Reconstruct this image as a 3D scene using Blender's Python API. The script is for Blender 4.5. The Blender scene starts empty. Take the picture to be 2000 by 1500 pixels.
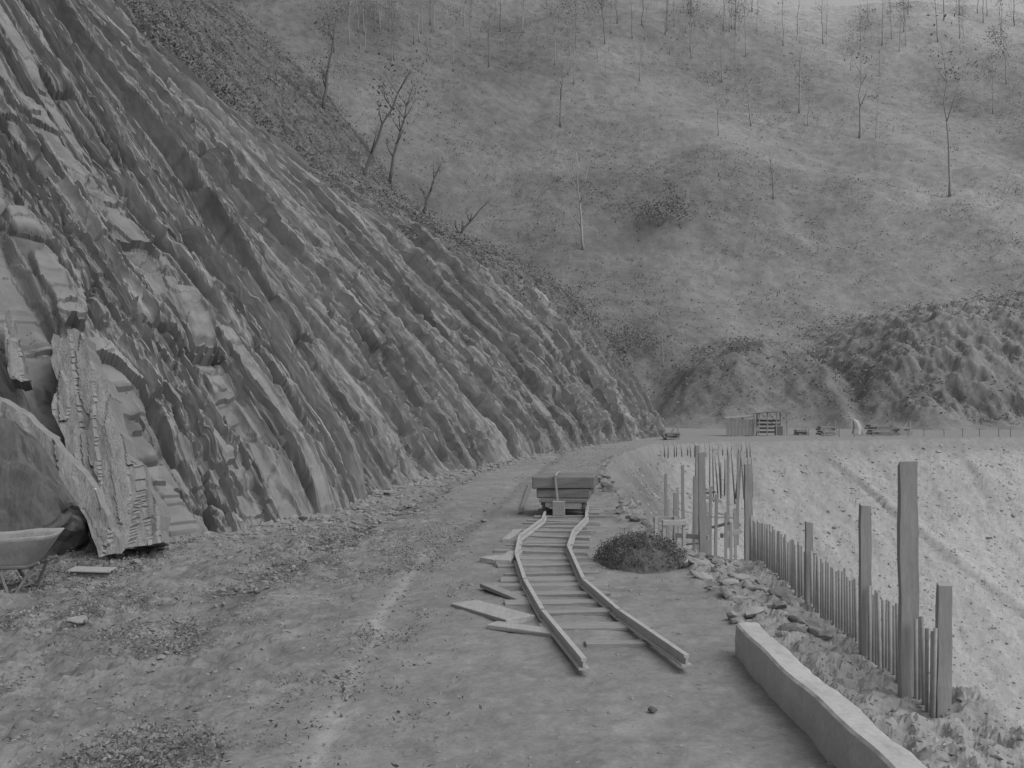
import bpy, bmesh, math, random
import numpy as np
from mathutils import Vector, Matrix, noise as mnoise
random.seed(5); rng = np.random.default_rng(5)
scene = bpy.context.scene
COL = scene.collection
R = math.radians

# ------------------------------------------------------------------ helpers
def P(px, py, d):
    return Vector(((px-1000)/2000*d, d, 1.5-(py-800)/2000*d))
def G(px, py, z=0.0):
    d = (1.5-z)*2000/(py-800)
    return Vector(((px-1000)/2000*d, d, z))

def _h(ix, iy, s):
    n = (ix.astype(np.int64)*374761393 + iy.astype(np.int64)*668265263 + s*982451653) & 0xffffffff
    n = ((n ^ (n >> 13))*1274126177) & 0xffffffff
    n = n ^ (n >> 16)
    return (n & 0xffff)/65535.0
def vn(x, y, s=0):
    x, y = np.broadcast_arrays(np.asarray(x, float), np.asarray(y, float))
    ix = np.floor(x); iy = np.floor(y); fx = x-ix; fy = y-iy
    fx = fx*fx*(3-2*fx); fy = fy*fy*(3-2*fy)
    a = _h(ix, iy, s); b = _h(ix+1, iy, s); c = _h(ix, iy+1, s); d = _h(ix+1, iy+1, s)
    return (a*(1-fx)+b*fx)*(1-fy)+(c*(1-fx)+d*fx)*fy
def fbm(x, y, s=0, o=4, g=.5):
    t = 0; a = 1; n = 0
    for i in range(o):
        t = t+a*vn(x*2**i+i*17.3, y*2**i-i*9.1, s+i); n += a; a *= g
    return t/n
def facets(x, y, s, tilt=1.0):
    """angular blocks: every cell is a tilted plane; returns height, cell value, closeness to a crack"""
    ix = np.floor(x); iy = np.floor(y); b1 = np.full(x.shape, 9.); b2 = b1.copy(); h = b1*0; v = b1*0
    for ox in (-1, 0, 1):
        for oy in (-1, 0, 1):
            jx = ix+ox; jy = iy+oy
            px = jx+.1+.8*_h(jx, jy, s); py = jy+.1+.8*_h(jx, jy, s+1)
            dx = x-px; dy = y-py; dd = np.abs(dx)*.8+np.abs(dy)*.5+np.sqrt(dx*dx+dy*dy)*.5
            r = _h(jx, jy, s+2)
            hh = (r-.5)+tilt*((_h(jx, jy, s+3)-.35)*dx*1.2+(_h(jx, jy, s+4)-.5)*dy*.8)
            m = dd < b1
            b2 = np.where(m, b1, np.minimum(b2, dd)); b1 = np.where(m, dd, b1); h = np.where(m, hh, h); v = np.where(m, r, v)
    return h, v, b2-b1
def sst(a, b, x):
    t = np.clip((x-a)/(b-a), 0, 1); return t*t*(3-2*t)

def np_mesh(name, V, F, mat, tone=None, uv=None, smooth=False, parent=None):
    V = np.asarray(V, np.float32); F = np.asarray(F, np.int32)
    me = bpy.data.meshes.new(name); k = F.shape[1]
    me.vertices.add(len(V)); me.vertices.foreach_set('co', V.ravel())
    me.loops.add(F.size); me.loops.foreach_set('vertex_index', F.ravel())
    me.polygons.add(len(F))
    me.polygons.foreach_set('loop_start', np.arange(0, F.size, k, dtype=np.int32))
    me.polygons.foreach_set('loop_total', np.full(len(F), k, np.int32))
    me.polygons.foreach_set('use_smooth', np.full(len(F), smooth))
    me.update(calc_edges=True)
    if tone is not None:
        a = me.attributes.new('tone', 'FLOAT', 'POINT'); a.data.foreach_set('value', np.asarray(tone, np.float32).ravel())
    if uv is not None:
        a = me.attributes.new('strata', 'FLOAT_VECTOR', 'POINT')
        a.data.foreach_set('vector', np.asarray(uv, np.float32).ravel())
    me.materials.append(mat)
    o = bpy.data.objects.new(name, me); COL.objects.link(o)
    if parent: o.parent = parent
    return o
def grid_faces(nu, nv):
    i = np.arange(nu-1)[:, None]*nv+np.arange(nv-1)[None, :]
    return np.stack([i, i+nv, i+nv+1, i+1], -1).reshape(-1, 4)

def tag(o, label=None, cat=None, group=None, kind=None):
    if label: o['label'] = label
    if cat: o['category'] = cat
    if group: o['group'] = group
    if kind: o['kind'] = kind
    return o
def empty(name, loc, rz=0, label=None, cat=None, group=None):
    o = bpy.data.objects.new(name, None); COL.objects.link(o)
    o.location = loc; o.rotation_euler = (0, 0, rz); o.empty_display_size = .2
    return tag(o, label, cat, group)

class MB:
    def __init__(s): s.v = []; s.f = []
    def box(s, c, size, rot=None, jit=0):
        M = rot if rot is not None else Matrix.Identity(3)
        b = len(s.v); c = Vector(c)
        for sx in (-.5, .5):
            for sy in (-.5, .5):
                for sz in (-.5, .5):
                    s.v.append(c+M @ Vector((sx*size[0]+random.uniform(-jit, jit), sy*size[1]+random.uniform(-jit, jit), sz*size[2]+random.uniform(-jit, jit))))
        for q in ((0,1,3,2),(4,6,7,5),(0,4,5,1),(2,3,7,6),(0,2,6,4),(1,5,7,3)): s.f.append([b+i for i in q])
        return s
    def bar(s, a, b, w, h, up=(0, 0, 1), jit=0):
        a = Vector(a); b = Vector(b); y = (b-a); L = y.length; y.normalize()
        u = Vector(up)
        if abs(y.dot(u)) > .95: u = Vector((0, 1, 0))
        x = y.cross(u).normalized(); z = x.cross(y)
        M = Matrix((x, y, z)).transposed()
        return s.box((a+b)/2, (w, L, h), M, jit)
    def tube(s, pts, rad, n=7, cap=True):
        pts = [Vector(p) for p in pts]
        if not hasattr(rad, '__len__'): rad = [rad]*len(pts)
        b = len(s.v); ref = None
        for i, p in enumerate(pts):
            t = (pts[min(i+1, len(pts)-1)]-pts[max(i-1, 0)]).normalized()
            if ref is None: ref = Vector((1, 0, 0)) if abs(t.x) < .8 else Vector((0, 1, 0))
            x = (ref-t*ref.dot(t)).normalized(); ref = x; y = t.cross(x)
            for k in range(n):
                a = 2*math.pi*k/n; s.v.append(p+(x*math.cos(a)+y*math.sin(a))*rad[i])
        for i in range(len(pts)-1):
            for k in range(n):
                s.f.append([b+i*n+k, b+i*n+(k+1) % n, b+(i+1)*n+(k+1) % n, b+(i+1)*n+k])
        if cap:
            s.f.append([b+k for k in range(n)][::-1]); s.f.append([b+(len(pts)-1)*n+k for k in range(n)])
        return s
    def build(s, name, mat, parent=None, bevel=0, smooth=False):
        me = bpy.data.meshes.new(name); me.from_pydata([tuple(v) for v in s.v], [], s.f)
        me.materials.append(mat)
        if bevel:
            bm = bmesh.new(); bm.from_mesh(me)
            bmesh.ops.bevel(bm, geom=bm.edges[:]+bm.verts[:], offset=bevel, segments=1, affect='EDGES'); bm.to_mesh(me); bm.free()
        if smooth:
            for p in me.polygons: p.use_smooth = True
        me.update()
        o = bpy.data.objects.new(name, me); COL.objects.link(o)
        if parent: o.parent = parent
        return o

# ------------------------------------------------------------------ materials
def mat(name, lo, hi, scale=8, stretch=(1, 1, 1), bump=.3, coord='Object', fine=60, tone=False, dist=.02, rough=.95, det=5):
    m = bpy.data.materials.new(name); m.use_nodes = True; nt = m.node_tree; N = nt.nodes; L = nt.links
    bs = N['Principled BSDF']; bs.inputs['Roughness'].default_value = rough
    bs.inputs['Specular IOR Level'].default_value = .12
    if coord == 'strata':
        src = N.new('ShaderNodeAttribute'); src.attribute_name = 'strata'; out = src.outputs['Vector']
    else:
        src = N.new('ShaderNodeTexCoord'); out = src.outputs['Object']
    mp = N.new('ShaderNodeMapping'); mp.inputs['Scale'].default_value = stretch; L.new(out, mp.inputs['Vector'])
    n1 = N.new('ShaderNodeTexNoise'); n1.inputs['Scale'].default_value = scale; n1.inputs['Detail'].default_value = det
    n1.inputs['Roughness'].default_value = .65; n1.inputs['Distortion'].default_value = .3
    L.new(mp.outputs[0], n1.inputs['Vector'])
    n2 = N.new('ShaderNodeTexNoise'); n2.inputs['Scale'].default_value = fine; n2.inputs['Detail'].default_value = 3
    L.new(mp.outputs[0], n2.inputs['Vector'])
    mx = N.new('ShaderNodeMath'); mx.operation = 'MULTIPLY_ADD'; mx.inputs[1].default_value = .4
    L.new(n2.outputs['Fac'], mx.inputs[0])
    m2 = N.new('ShaderNodeMath'); m2.operation = 'MULTIPLY'; m2.inputs[1].default_value = .6
    L.new(n1.outputs['Fac'], m2.inputs[0]); L.new(m2.outputs[0], mx.inputs[2])
    rp = N.new('ShaderNodeMapRange'); rp.inputs['From Min'].default_value = .35; rp.inputs['From Max'].default_value = .65
    rp.inputs['To Min'].default_value = lo; rp.inputs['To Max'].default_value = hi
    L.new(mx.outputs[0], rp.inputs['Value']); val = rp.outputs[0]
    if tone:
        at = N.new('ShaderNodeAttribute'); at.attribute_name = 'tone'
        mm = N.new('ShaderNodeMath'); mm.operation = 'MULTIPLY'; L.new(val, mm.inputs[0]); L.new(at.outputs['Fac'], mm.inputs[1]); val = mm.outputs[0]
    cb = N.new('ShaderNodeCombineColor')
    for k in range(3): L.new(val, cb.inputs[k])
    L.new(cb.outputs[0], bs.inputs['Base Color'])
    if bump:
        bp = N.new('ShaderNodeBump'); bp.inputs['Strength'].default_value = bump; bp.inputs['Distance'].default_value = dist
        L.new(mx.outputs[0], bp.inputs['Height']); L.new(bp.outputs[0], bs.inputs['Normal'])
    return m
M_rock = mat('cliff_rock', .76, 1.24, 3.0, (2.2, .22, 1), .7, 'strata', 15, True, .05, det=7)
M_ground = mat('packed_dirt', .80, 1.20, 4, (1, 1, 1), .5, 'Object', 45, True, .014)
M_hill = mat('dry_hill_grass', .76, 1.24, .7, (1, 1, .35), .3, 'Object', 4.2, True, .25)
M_stone = mat('loose_stone', .17, .24, 5, (1, 1, 1), .5, 'Object', 30)
M_stone_pale = mat('pale_stone', .24, .31, 4, (1, 1, 1), .5, 'Object', 30)
M_slab = mat('slab_stone', .17, .25, 2.5, (4, 4, .5), .8, 'Object', 12, False, .04)
M_dark = mat('dark_stone', .08, .125, 3, (2, 2, .5), .6, 'Object', 14, False, .04)
M_wood = mat('weathered_timber', .24, .34, 6, (6, .7, 6), .3, 'Object', 40, False, .005)
M_woodv = mat('upright_timber', .21, .31, 6, (8, 8, .6), .4, 'Object', 40, False, .005)
M_wooddk = mat('dark_timber', .12, .2, 6, (.8, 5, 5), .3, 'Object', 40, False, .005)
M_sleeper = mat('sleeper_timber', .18, .27, 6, (1, 5, 5), .3, 'Object', 40, False, .005)
M_steel = mat('rusty_steel', .18, .28, 10, (1, 1, 1), .1, 'Object', 70, False, .003, .6)
M_bar = mat('bar_steel', .22, .30, 10, (1, 1, 1), .1, 'Object', 70, False, .003, .6)
M_rail = mat('worn_rail', .30, .40, 10, (1, 1, 1), .1, 'Object', 70, False, .003, .5)
M_conc = mat('concrete', .31, .42, 3, (1, 1, 1), .5, 'Object', 40, False, .01)
M_canvas = mat('pale_sheet_metal', .22, .32, 5, (1, 1, 1), .3, 'Object', 40, False, .01)
M_bark = mat('pale_bark', .26, .34, 3, (2, 2, .4), .3, 'Object', 14)
M_barkhill = mat('dull_bark', .17, .22, 3, (2, 2, .4), .3, 'Object', 14)
M_barkdk = mat('grey_bark', .11, .15, 3, (2, 2, .4), .3, 'Object', 14)
M_leaf = mat('leaf', .19, .27, .6, (1, 1, 1), 0, 'Object', 4)
M_leafdk = mat('dark_leaf', .14, .20, .6, (1, 1, 1), 0, 'Object', 4)
M_grass = mat('dry_grass', .15, .25, .5, (1, 1, 1), 0, 'Object', 5, True)

# ------------------------------------------------------------------ ground
def Eg(Y): return np.interp(Y, [-30, 5, 9.9, 10.4, 23, 27, 32, 38, 43, 46, 60], [2.3, 2.35, 2.6, 1.62, 2.12, 2.5, 3.3, 4.5, 5.6, 7, 7])
def Fg(X): return np.interp(X, [0, 5, 10, 20, 30, 60, 120], [40, 44, 48, 52, 56, 60, 66])
def ledge(X, Z): return Z-np.interp(X, [13, 15.6, 17.9, 21.6, 30], [1.5, -.9, -3.4, -6.8, -14.5])
def ground_z(X, Y, detail=True):
    e = Eg(Y)+(fbm(X*1.5, Y*1.5, 3)-.5)*.22+(fbm(X*.1, Y*2.2, 7, 3)-.5)*.35*(Y > 10); f = Fg(X)+(fbm(X*.4, Y*.05, 4)-.5)*1.2
    d1 = np.maximum(0, X-e); d2 = np.maximum(0, f-Y)
    wob = (fbm(X*.15+Y*.1, Y*.1, 8, 3)-.5)*.8*sst(0, 5, d2)
    drop = np.minimum(np.minimum(1.5*d1, np.maximum(.72*d2+wob, 0)), 13+(fbm(X*.2, Y*.2, 5)-.5)*2)
    z = -drop
    if detail:
        g = sst(.1, 1.5, drop); lf = sst(-.6, -2.2, X)*(Y < 18)
        z = z+(fbm(X*.7, Y*.7, 11)-.5)*.10+(fbm(X*5, Y*5, 12, 3)-.5)*(.022+.05*lf)*(1-g)+(fbm(X*14, Y*14, 19, 3)-.5)*(.008+.045*lf)*(1-g)*(Y < 18)
        z = z+g*((fbm((X+z*.5)*1.6, Y*.9, 13, 5, .62)-.5)*.30)
        l = ledge(X, -drop)+(fbm(X*.6, X*0, 20, 2)-.5)*.4; z = z-g*(Y > 35)*(.22*np.exp(-((l+.35)/.2)**2)-.06*np.exp(-((l-.1)/.25)**2))
        lit = sst(.45, .6, fbm(X*.8+3, Y*.8, 15))*sst(-.5, -2.5, X)*(Y < 16)
        z = z+lit*(fbm(X*9, Y*9, 16, 3)-.4)*.12
        bank = sst(1.5, 1.75, X)*sst(10.6, 9.5, Y)*sst(3.2, 2.5, X)
        z = z+bank*((fbm(X*6, Y*5, 17, 4, .6)-.42)*.20+.03)
        rim = np.exp(-((X-e+.05)/.25)**2)*(Y > 10.2)*(Y < 34)
        z = z+rim*(fbm(X*4, Y*3, 18, 3)-.35)*.22
    return z
ys = np.concatenate([np.linspace(-20, 2.4, 14), np.geomspace(2.5, 110, 700)])
us = np.linspace(-1, 1, 760); us = np.sign(us)*np.abs(us)**1.15
YY = np.repeat(ys[:, None], len(us), 1)
half = np.maximum(np.abs(YY)*.62+3.5, 6)
XX = us[None, :]*half+.12*half
ZZ = ground_z(XX, YY)
rutx = np.interp(YY, [3, 4.6, 5.8, 8.3, 10, 14, 22, 34], [-.84, -.86, -.9, -.95, -.92, -.5, .2, 1.6])
rut = np.exp(-((XX-rutx-(fbm(YY*1.2, YY*0, 21)-.5)*.12)/.065)**2)*sst(12.5, 9, YY)*(.65+.6*fbm(XX*0, YY*3, 23, 2))
rut2 = np.exp(-((XX-rutx+1.25-(fbm(YY*1.2, YY*0, 22)-.5)*.2)/.16)**2)*sst(40, 12, YY)*sst(5, 8, YY)
rut3 = np.exp(-((XX-rutx-.05)/.14)**2)*sst(9, 12, YY)
ZZ = ZZ-.012*rut-.04*rut2-.03*rut3
dropm = np.clip(-ground_z(XX, YY, False), 0, 13); gm = sst(.15, 1.0, dropm)
tone = .190+.05*(fbm(XX*.6, YY*.5, 31)-.5)+.06*(fbm(XX*3.2, YY*2.2, 32, 4)-.5)+.06*(fbm(XX*26, YY*20, 36, 2)-.5)*(YY < 12)
tone += .07*rut-.03*rut2-.025*rut3
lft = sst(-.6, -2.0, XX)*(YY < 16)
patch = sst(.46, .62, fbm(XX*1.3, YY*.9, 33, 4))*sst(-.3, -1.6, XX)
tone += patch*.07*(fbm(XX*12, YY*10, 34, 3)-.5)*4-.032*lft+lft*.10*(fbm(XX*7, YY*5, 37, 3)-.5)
tone += .05*sst(1.2, 2.0, XX)*(1-gm)*(YY < 10)
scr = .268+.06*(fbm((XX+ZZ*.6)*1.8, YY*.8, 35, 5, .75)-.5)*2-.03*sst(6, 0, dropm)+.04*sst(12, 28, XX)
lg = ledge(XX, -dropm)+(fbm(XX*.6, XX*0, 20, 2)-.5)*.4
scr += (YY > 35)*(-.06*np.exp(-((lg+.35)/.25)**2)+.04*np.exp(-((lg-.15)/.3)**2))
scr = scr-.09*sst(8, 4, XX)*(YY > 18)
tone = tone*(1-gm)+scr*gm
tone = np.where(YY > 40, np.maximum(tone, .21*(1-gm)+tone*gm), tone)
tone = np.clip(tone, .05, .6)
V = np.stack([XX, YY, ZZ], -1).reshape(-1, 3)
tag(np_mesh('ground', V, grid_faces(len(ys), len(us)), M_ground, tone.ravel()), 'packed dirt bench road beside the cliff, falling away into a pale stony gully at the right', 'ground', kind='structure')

# ------------------------------------------------------------------ cliff : mesh columns run along the rock layers
bp = np.array([(-34, 1), (-16, 6.5), (-10, 8.8), (-5.3, 10.6), (-4.1, 11.4), (-3.15, 12.7), (-2.6, 15.5), (-2.15, 21), (-.8, 27), (1.05, 35.3), (3.8, 44), (8, 56.5), (8.9, 60), (8.6, 66), (7.6, 75), (6, 90), (4, 112)], float)
seg = np.r_[0, np.cumsum(np.hypot(*np.diff(bp, axis=0).T))]
fine = np.linspace(0, seg[-1], 1800)
fx = np.interp(fine, seg, bp[:, 0]); fy = np.interp(fine, seg, bp[:, 1])
ker = np.ones(35)/35
pad = lambda a: np.convolve(np.r_[a[0]-(a[1:18][::-1]-a[0]), a, a[-1]+(a[-1]-a[-18:-1][::-1])], ker, 'valid')
fx = pad(fx); fy = pad(fy)
uL, uEnd = seg[1]+1.0, seg[14]
Us = [uL]
while Us[-1] < uEnd:
    y = np.interp(Us[-1], fine, fy); Us.append(Us[-1]+.0016*max(y, 9.5)*(1 if y > 9 else 1.6))
Us = np.array(Us); by_ = np.interp(Us, fine, fy); bx_ = np.interp(Us, fine, fx)
nv = 620
hmax = np.interp(by_, [6, 12, 20, 35, 60], [12, 13, 17, 26, 36])
hh = np.linspace(0, 1, nv)**1.12
H = -.5+hh[None, :]*(hmax[:, None]+.5)
Vv = H*1.35
shear = np.interp(by_, [8, 12, 20, 40], [.12, .2, .34, .4])[:, None]
U2 = Us[:, None]-Vv*shear
BX = np.interp(U2, fine, fx); BY = np.interp(U2, fine, fy)
dang = np.radians(np.interp(BY, [6, 9, 12, 20, 35, 60], [118, 125, 137, 152, 161, 163]))
dirx, diry = np.cos(dang), np.sin(dang)
Hn = np.array([-.6, 0, 1, 3, 6, 12, 20, 45]); Sn = np.array([-.2, 0, .55, 2.2, 4.8, 10, 17, 40])
Hf = np.array([-.6, 0, 2.7, 5.4, 8.4, 10.2, 12.1, 15.2, 18.9, 21.5, 26, 30, 45]); Sf = np.array([-.3, 0, 1.5, 3.3, 5.8, 9, 13.0, 17, 19.6, 21.6, 26.3, 31, 46])
w = sst(18, 50, BY)
S = np.interp(H, Hn, Sn)*(1-w)+np.interp(H, Hf, Sf)*w
W0 = Us[:, None]+H*0
W = W0+(fbm(U2*.14, Vv*.07, 41, 2)-.5)*1.1+(vn(W0*.8, W0*0, 42)-.5)*1.0+(vn(W0*2.3, W0*0, 45)-.5)*.30+(fbm(U2*2.2, Vv*.9, 46, 3)-.5)*.16
calm = .55*sst(.50, .58, fbm(W0*.42, Vv*.06, 73, 2))*sst(44, 30, BY)*sst(-4.6, -3.0, BX)
def ribs(W, V, w, L, s, edge):
    q = W/w; i = np.floor(q); f = q-i
    def rr(i):
        h0 = _h(i, i*0, s+5); t = V/L+h0*9+W*.5/L; j = np.floor(t); g = np.clip((t-j-.96)/.04, 0, 1)
        return _h(i, j, s)*(1-g)+_h(i, j+1, s)*g
    f2 = np.clip((f-1+edge)/edge, 0, 1); k0 = .35+1.3*_h(i, i*0, s+6); k1 = .35+1.3*_h(i+1, i*0, s+6)
    return rr(i)*(1-f2)+rr(i+1)*f2, (.5-f)*k0*(1-f2)+.5*k1*f2, f2*(1-f2)*4, _h(i, i*0, s+8)
d = np.zeros_like(W); tn = np.zeros_like(W)
far = 1+.3*sst(22, 45, BY)
for (ww, LL, am, tl, s, tw, eg, cm) in ((2.9, 7, .30, .34, 50, .012, .04, 0), (.95, 3.6, .17, .21, 53, .018, .05, .35), (.33, 1.7, .075, .10, 59, .014, .08, .5), (.12, .9, .028, .034, 65, .010, .15, .4)):
    r, t, ed, hs = ribs(W, Vv, ww, LL, s, eg); k_ = 1-cm*calm
    d += (am*(r-.5)+tl*t)*far*k_; tn += (tw*(r-.5)+tw*(hs-.5)*1.6)*k_-.022*ed*(ww > .3)*k_
for (a, b, am, s, tw, ck) in ((1.3, 4.6, .24, 300, .018, .06), (.45, 1.6, .13, 310, .018, .045), (.17, .55, .055, 320, .014, 0)):
    h, v, c = facets(W/a+Vv*.05, Vv/b, s); m = (.45+.9*sst(.38, .62, fbm(U2*.3, Vv*.25, s+5, 2)))*(1-.6*calm)
    d += am*h*m*far; tn += tw*(v-.5)*2*(1-.5*calm)
    if ck: d -= ck*1.4*np.exp(-(c/.045)**2)*m; tn -= .03*np.exp(-(c/.05)**2)*(1-.5*calm)
rough = (sst(.50, .60, fbm(U2*.22, Vv*.2, 63, 3))*.8+.6*sst(34, 50, BY))*(1-calm)
h, v, c = facets(W/.6, Vv/1.0, 330); h3, v3, _ = facets(W/.24, Vv/.38, 335)
d += rough*(h*.26+h3*.11); tn += rough*((v-.5)*.03+(v3-.5)*.025)
d += (fbm(U2*.18, Vv*.12, 61, 2)-.5)*.7+(fbm(U2*9, Vv*7, 62, 2, .6)-.5)*.03
low = sst(2.4, .2, H)*sst(20, 34, BY)
d += low*(fbm(U2*2, Vv*2, 65, 4)-.4)*.4
veg_h = np.interp(BY, [6, 14, 20, 27, 35, 44, 57, 60], [40, 30, 20, 13, 10, 7, 4.5, 4])
veg = sst(-.9, .9, (H-veg_h)/1.8+(fbm(U2*.6, Vv*.35, 66, 4)-.5)*4.5)
soil = np.clip(sst(.58, .66, fbm(W*.35, Vv*.06, 67, 3))*.6+sst(.56, .64, fbm(U2*.3+4, Vv*.2, 68, 4))*.6, 0, 1)*(1-calm)
d = d*(1-.45*veg)*(1-.2*soil)+veg*(fbm(U2*1.4, Vv*1.4, 69, 4, .6)-.5)*.5+soil*(fbm(U2*3, Vv*3, 72, 3)-.5)*.12
d *= sst(-.5, .7, H)*.8+.2
nx, ny, nz = -dirx*.72, -diry*.72, .69
X = BX+dirx*S+nx*d; Y = BY+diry*S+ny*d; Z = H+nz*d
tn = .205+tn+(fbm(W*2.6, Vv*.14, 70, 4)-.5)*.06+(fbm(W*9, Vv*.5, 74, 2)-.5)*.04-.035*soil-.025*sst(26, 46, BY)
tn = tn*(1-veg)+veg*(.135+(fbm(U2*1.5, Vv*1.5, 71, 4, .6)-.5)*.06)
tn = np.clip(tn, .11, .27)
cliffXYZ = (X, Y, Z, veg)
tag(np_mesh('rock_cliff', np.stack([X, Y, Z], -1).reshape(-1, 3), grid_faces(X.shape[0], X.shape[1]), M_rock, tn.ravel(), np.stack([W, Vv, W*0], -1).reshape(-1, 3)),
    'steep cliff of tilted slaty rock layers rising from the road on the left', 'cliff', kind='structure')

# ------------------------------------------------------------------ hillside
def spurs(X, Y):
    sh = (fbm(X*.22, Y*.02, 84, 3)-.5)*7
    s1 = np.interp(X, [11.0, 13, 16.3, 19.8, 22.9, 27.3, 32, 37], [0, 1.5, 5.9, 8.1, 8.8, 7.5, 4.5, 0])*(.75*sst(79, 93, Y+sh)+.25*sst(79, 108, Y))
    s2 = np.interp(X, [25, 28.5, 31, 35, 38, 44, 60, 110], [0, 3.5, 7, 9.9, 11.3, 12.2, 14, 20])*(.75*sst(74, 91, Y-sh)+.25*sst(76, 108, Y))
    return s1, s2
def hill_z(X, Y, detail=True):
    crest = np.interp(X, [-80, -20, 60, 90, 120, 170], [118, 116, 114, 112, 108, 100])
    base = 98-np.interp(X, [-60, 0, 40, 120], [30, 8, 0, -4])
    up = .65*(Y-base)+(fbm(X*.025, Y*.015, 81, 3)-.5)*17*sst(0, 40, Y-base)
    over = crest-.25*(Y-255)
    z = np.maximum(np.minimum(up, over), -.4)
    s1, s2 = spurs(X, Y); s = np.maximum(s1, s2)-.4
    z2 = np.maximum(z, s); q = np.maximum(0, 3-np.abs(z-s)); z2 = z2+q*q/14*(s > 0)*(z > 0)
    if detail:
        k = sst(-.3, 1.5, z2); ks = sst(0, 2, s)*sst(118, 96, Y); rt = sst(26, 36, X)
        z2 = z2+k*((fbm(X*.12, Y*.12, 82, 3, .5)-.5)*1.8+(fbm(X*.8, Y*.8, 83, 4, .6)-.5)*.4)
        z2 = z2+ks*((fbm(X*.3, Y*.3, 85, 3, .5)-.5)*1.2+(fbm(X*.9+Y*.25, Y*.55, 86, 5, .65)-.5)*(.7+1.8*rt))
    return z2
hy = np.concatenate([np.linspace(72, 112, 300), np.linspace(112.4, 290, 350)])
hx = np.linspace(-1, 1, 700)
HY = np.repeat(hy[:, None], len(hx), 1); HX = 26+hx[None, :]*(HY*.47+12)
HZ = hill_z(HX, HY)
def hill_tone(HX, HY, HZ):
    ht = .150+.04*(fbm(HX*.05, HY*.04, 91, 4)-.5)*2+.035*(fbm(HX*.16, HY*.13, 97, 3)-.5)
    ht = ht+.050*sst(5, 75, HX)+.06*sst(50, 100, HZ)*sst(0, 90, HX)-.025*sst(25, -10, HX)+.03*sst(85, 110, HZ)  # paler to the right and crest: distance haze painted into the colour
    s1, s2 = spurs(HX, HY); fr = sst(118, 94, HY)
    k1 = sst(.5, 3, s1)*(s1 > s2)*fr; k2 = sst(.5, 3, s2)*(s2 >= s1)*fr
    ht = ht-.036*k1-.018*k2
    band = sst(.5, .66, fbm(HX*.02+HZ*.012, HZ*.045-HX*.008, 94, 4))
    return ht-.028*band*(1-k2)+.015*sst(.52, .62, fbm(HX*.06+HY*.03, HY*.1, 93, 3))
s1, s2 = spurs(HX, HY)
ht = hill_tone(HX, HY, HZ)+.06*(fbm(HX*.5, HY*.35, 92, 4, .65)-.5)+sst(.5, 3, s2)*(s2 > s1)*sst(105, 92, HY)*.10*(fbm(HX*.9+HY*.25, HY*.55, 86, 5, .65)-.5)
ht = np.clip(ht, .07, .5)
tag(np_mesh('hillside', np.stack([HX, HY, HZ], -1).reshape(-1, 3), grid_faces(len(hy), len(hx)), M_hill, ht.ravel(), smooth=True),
    'high grassy hillside with scattered gum trees behind the cliff and road', 'hill', kind='structure')
def hit(px, py):
    ds = np.arange(74, 262, .4); xs = (px-1000)/2000*ds; zs = 1.5-(py-800)/2000*ds
    hz = hill_z(xs, ds); ok = np.nonzero(hz >= zs)[0]
    i = ok[0] if len(ok) else -30
    return Vector((xs[i], ds[i], float(hz[i])))

# ------------------------------------------------------------------ scatter stuff
ICO = bmesh.new(); bmesh.ops.create_icosphere(ICO, subdivisions=1, radius=1)
IV = np.array([v.co[:] for v in ICO.verts]); IF = np.array([[v.index for v in f.verts] for f in ICO.faces]); ICO.free()
def scatter_rocks(name, pos, size, mat_, label, cat):
    n = len(pos); k = len(IV)
    jit = rng.uniform(.6, 1.25, (n, k, 1)); sc = size[:, None, None]*rng.uniform(.5, 1.3, (n, 1, 3))*np.array([1, 1, .6])
    a = rng.uniform(0, 6.28, n); c, s = np.cos(a), np.sin(a)
    v = IV[None]*jit*sc
    v = np.stack([v[..., 0]*c[:, None]-v[..., 1]*s[:, None], v[..., 0]*s[:, None]+v[..., 1]*c[:, None], v[..., 2]], -1)+pos[:, None, :]
    f = (IF[None]+np.arange(n)[:, None, None]*k).reshape(-1, 3)
    return tag(np_mesh(name, v.reshape(-1, 3), f, mat_), label, cat, kind='stuff')
def blades(name, pos, size, n_per, mat_, label, cat, up=1.0, tonev=None, spread=1.0, parent=None, kind='stuff', leaf=1.0):
    n = len(pos)*n_per
    c = np.repeat(pos, n_per, 0); s = np.repeat(size, n_per)
    off = rng.normal(0, .38, (n, 3))*s[:, None]*spread; off[:, 2] = np.abs(off[:, 2])*up
    c = c+off
    t1 = rng.normal(0, 1, (n, 3)); t1[:, 2] = t1[:, 2]*up+.3*up; t1 /= np.linalg.norm(t1, axis=1)[:, None]
    t2 = rng.normal(0, 1, (n, 3)); t2 -= t1*(t1*t2).sum(1)[:, None]; t2 /= np.linalg.norm(t2, axis=1)[:, None]
    L = (s*rng.uniform(.12, .34, n)*leaf)[:, None]; Wd = L*rng.uniform(.25, .6, n)[:, None]
    v = np.stack([c-t1*L, c+t2*Wd, c+t1*L, c-t2*Wd], 1)
    f = np.arange(n*4).reshape(-1, 4)
    tv = np.repeat(np.repeat(tonev, n_per), 4) if tonev is not None else np.ones(n*4)
    o = np_mesh(name, v.reshape(-1, 3), f, mat_, tv, parent=parent)
    if label: tag(o, label, cat, kind=kind)
    return o
bord = np.argsort(by_); byS, bxS = by_[bord], bx_[bord]
n = 28000
Yp = np.exp(rng.uniform(np.log(3.5), np.log(42), n)); Xp = rng.uniform(-.55, .5, n)*Yp
base_x = np.interp(Yp, byS, bxS)
dens = .25+1.2*sst(.44, .58, fbm(Xp*1.3, Yp*.9, 33, 4))*sst(-.2, -1.2, Xp)
dens += 1.2*np.exp(-((Xp-base_x-.4)/.6)**2)+.7*sst(1.5, 1.8, Xp)
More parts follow.
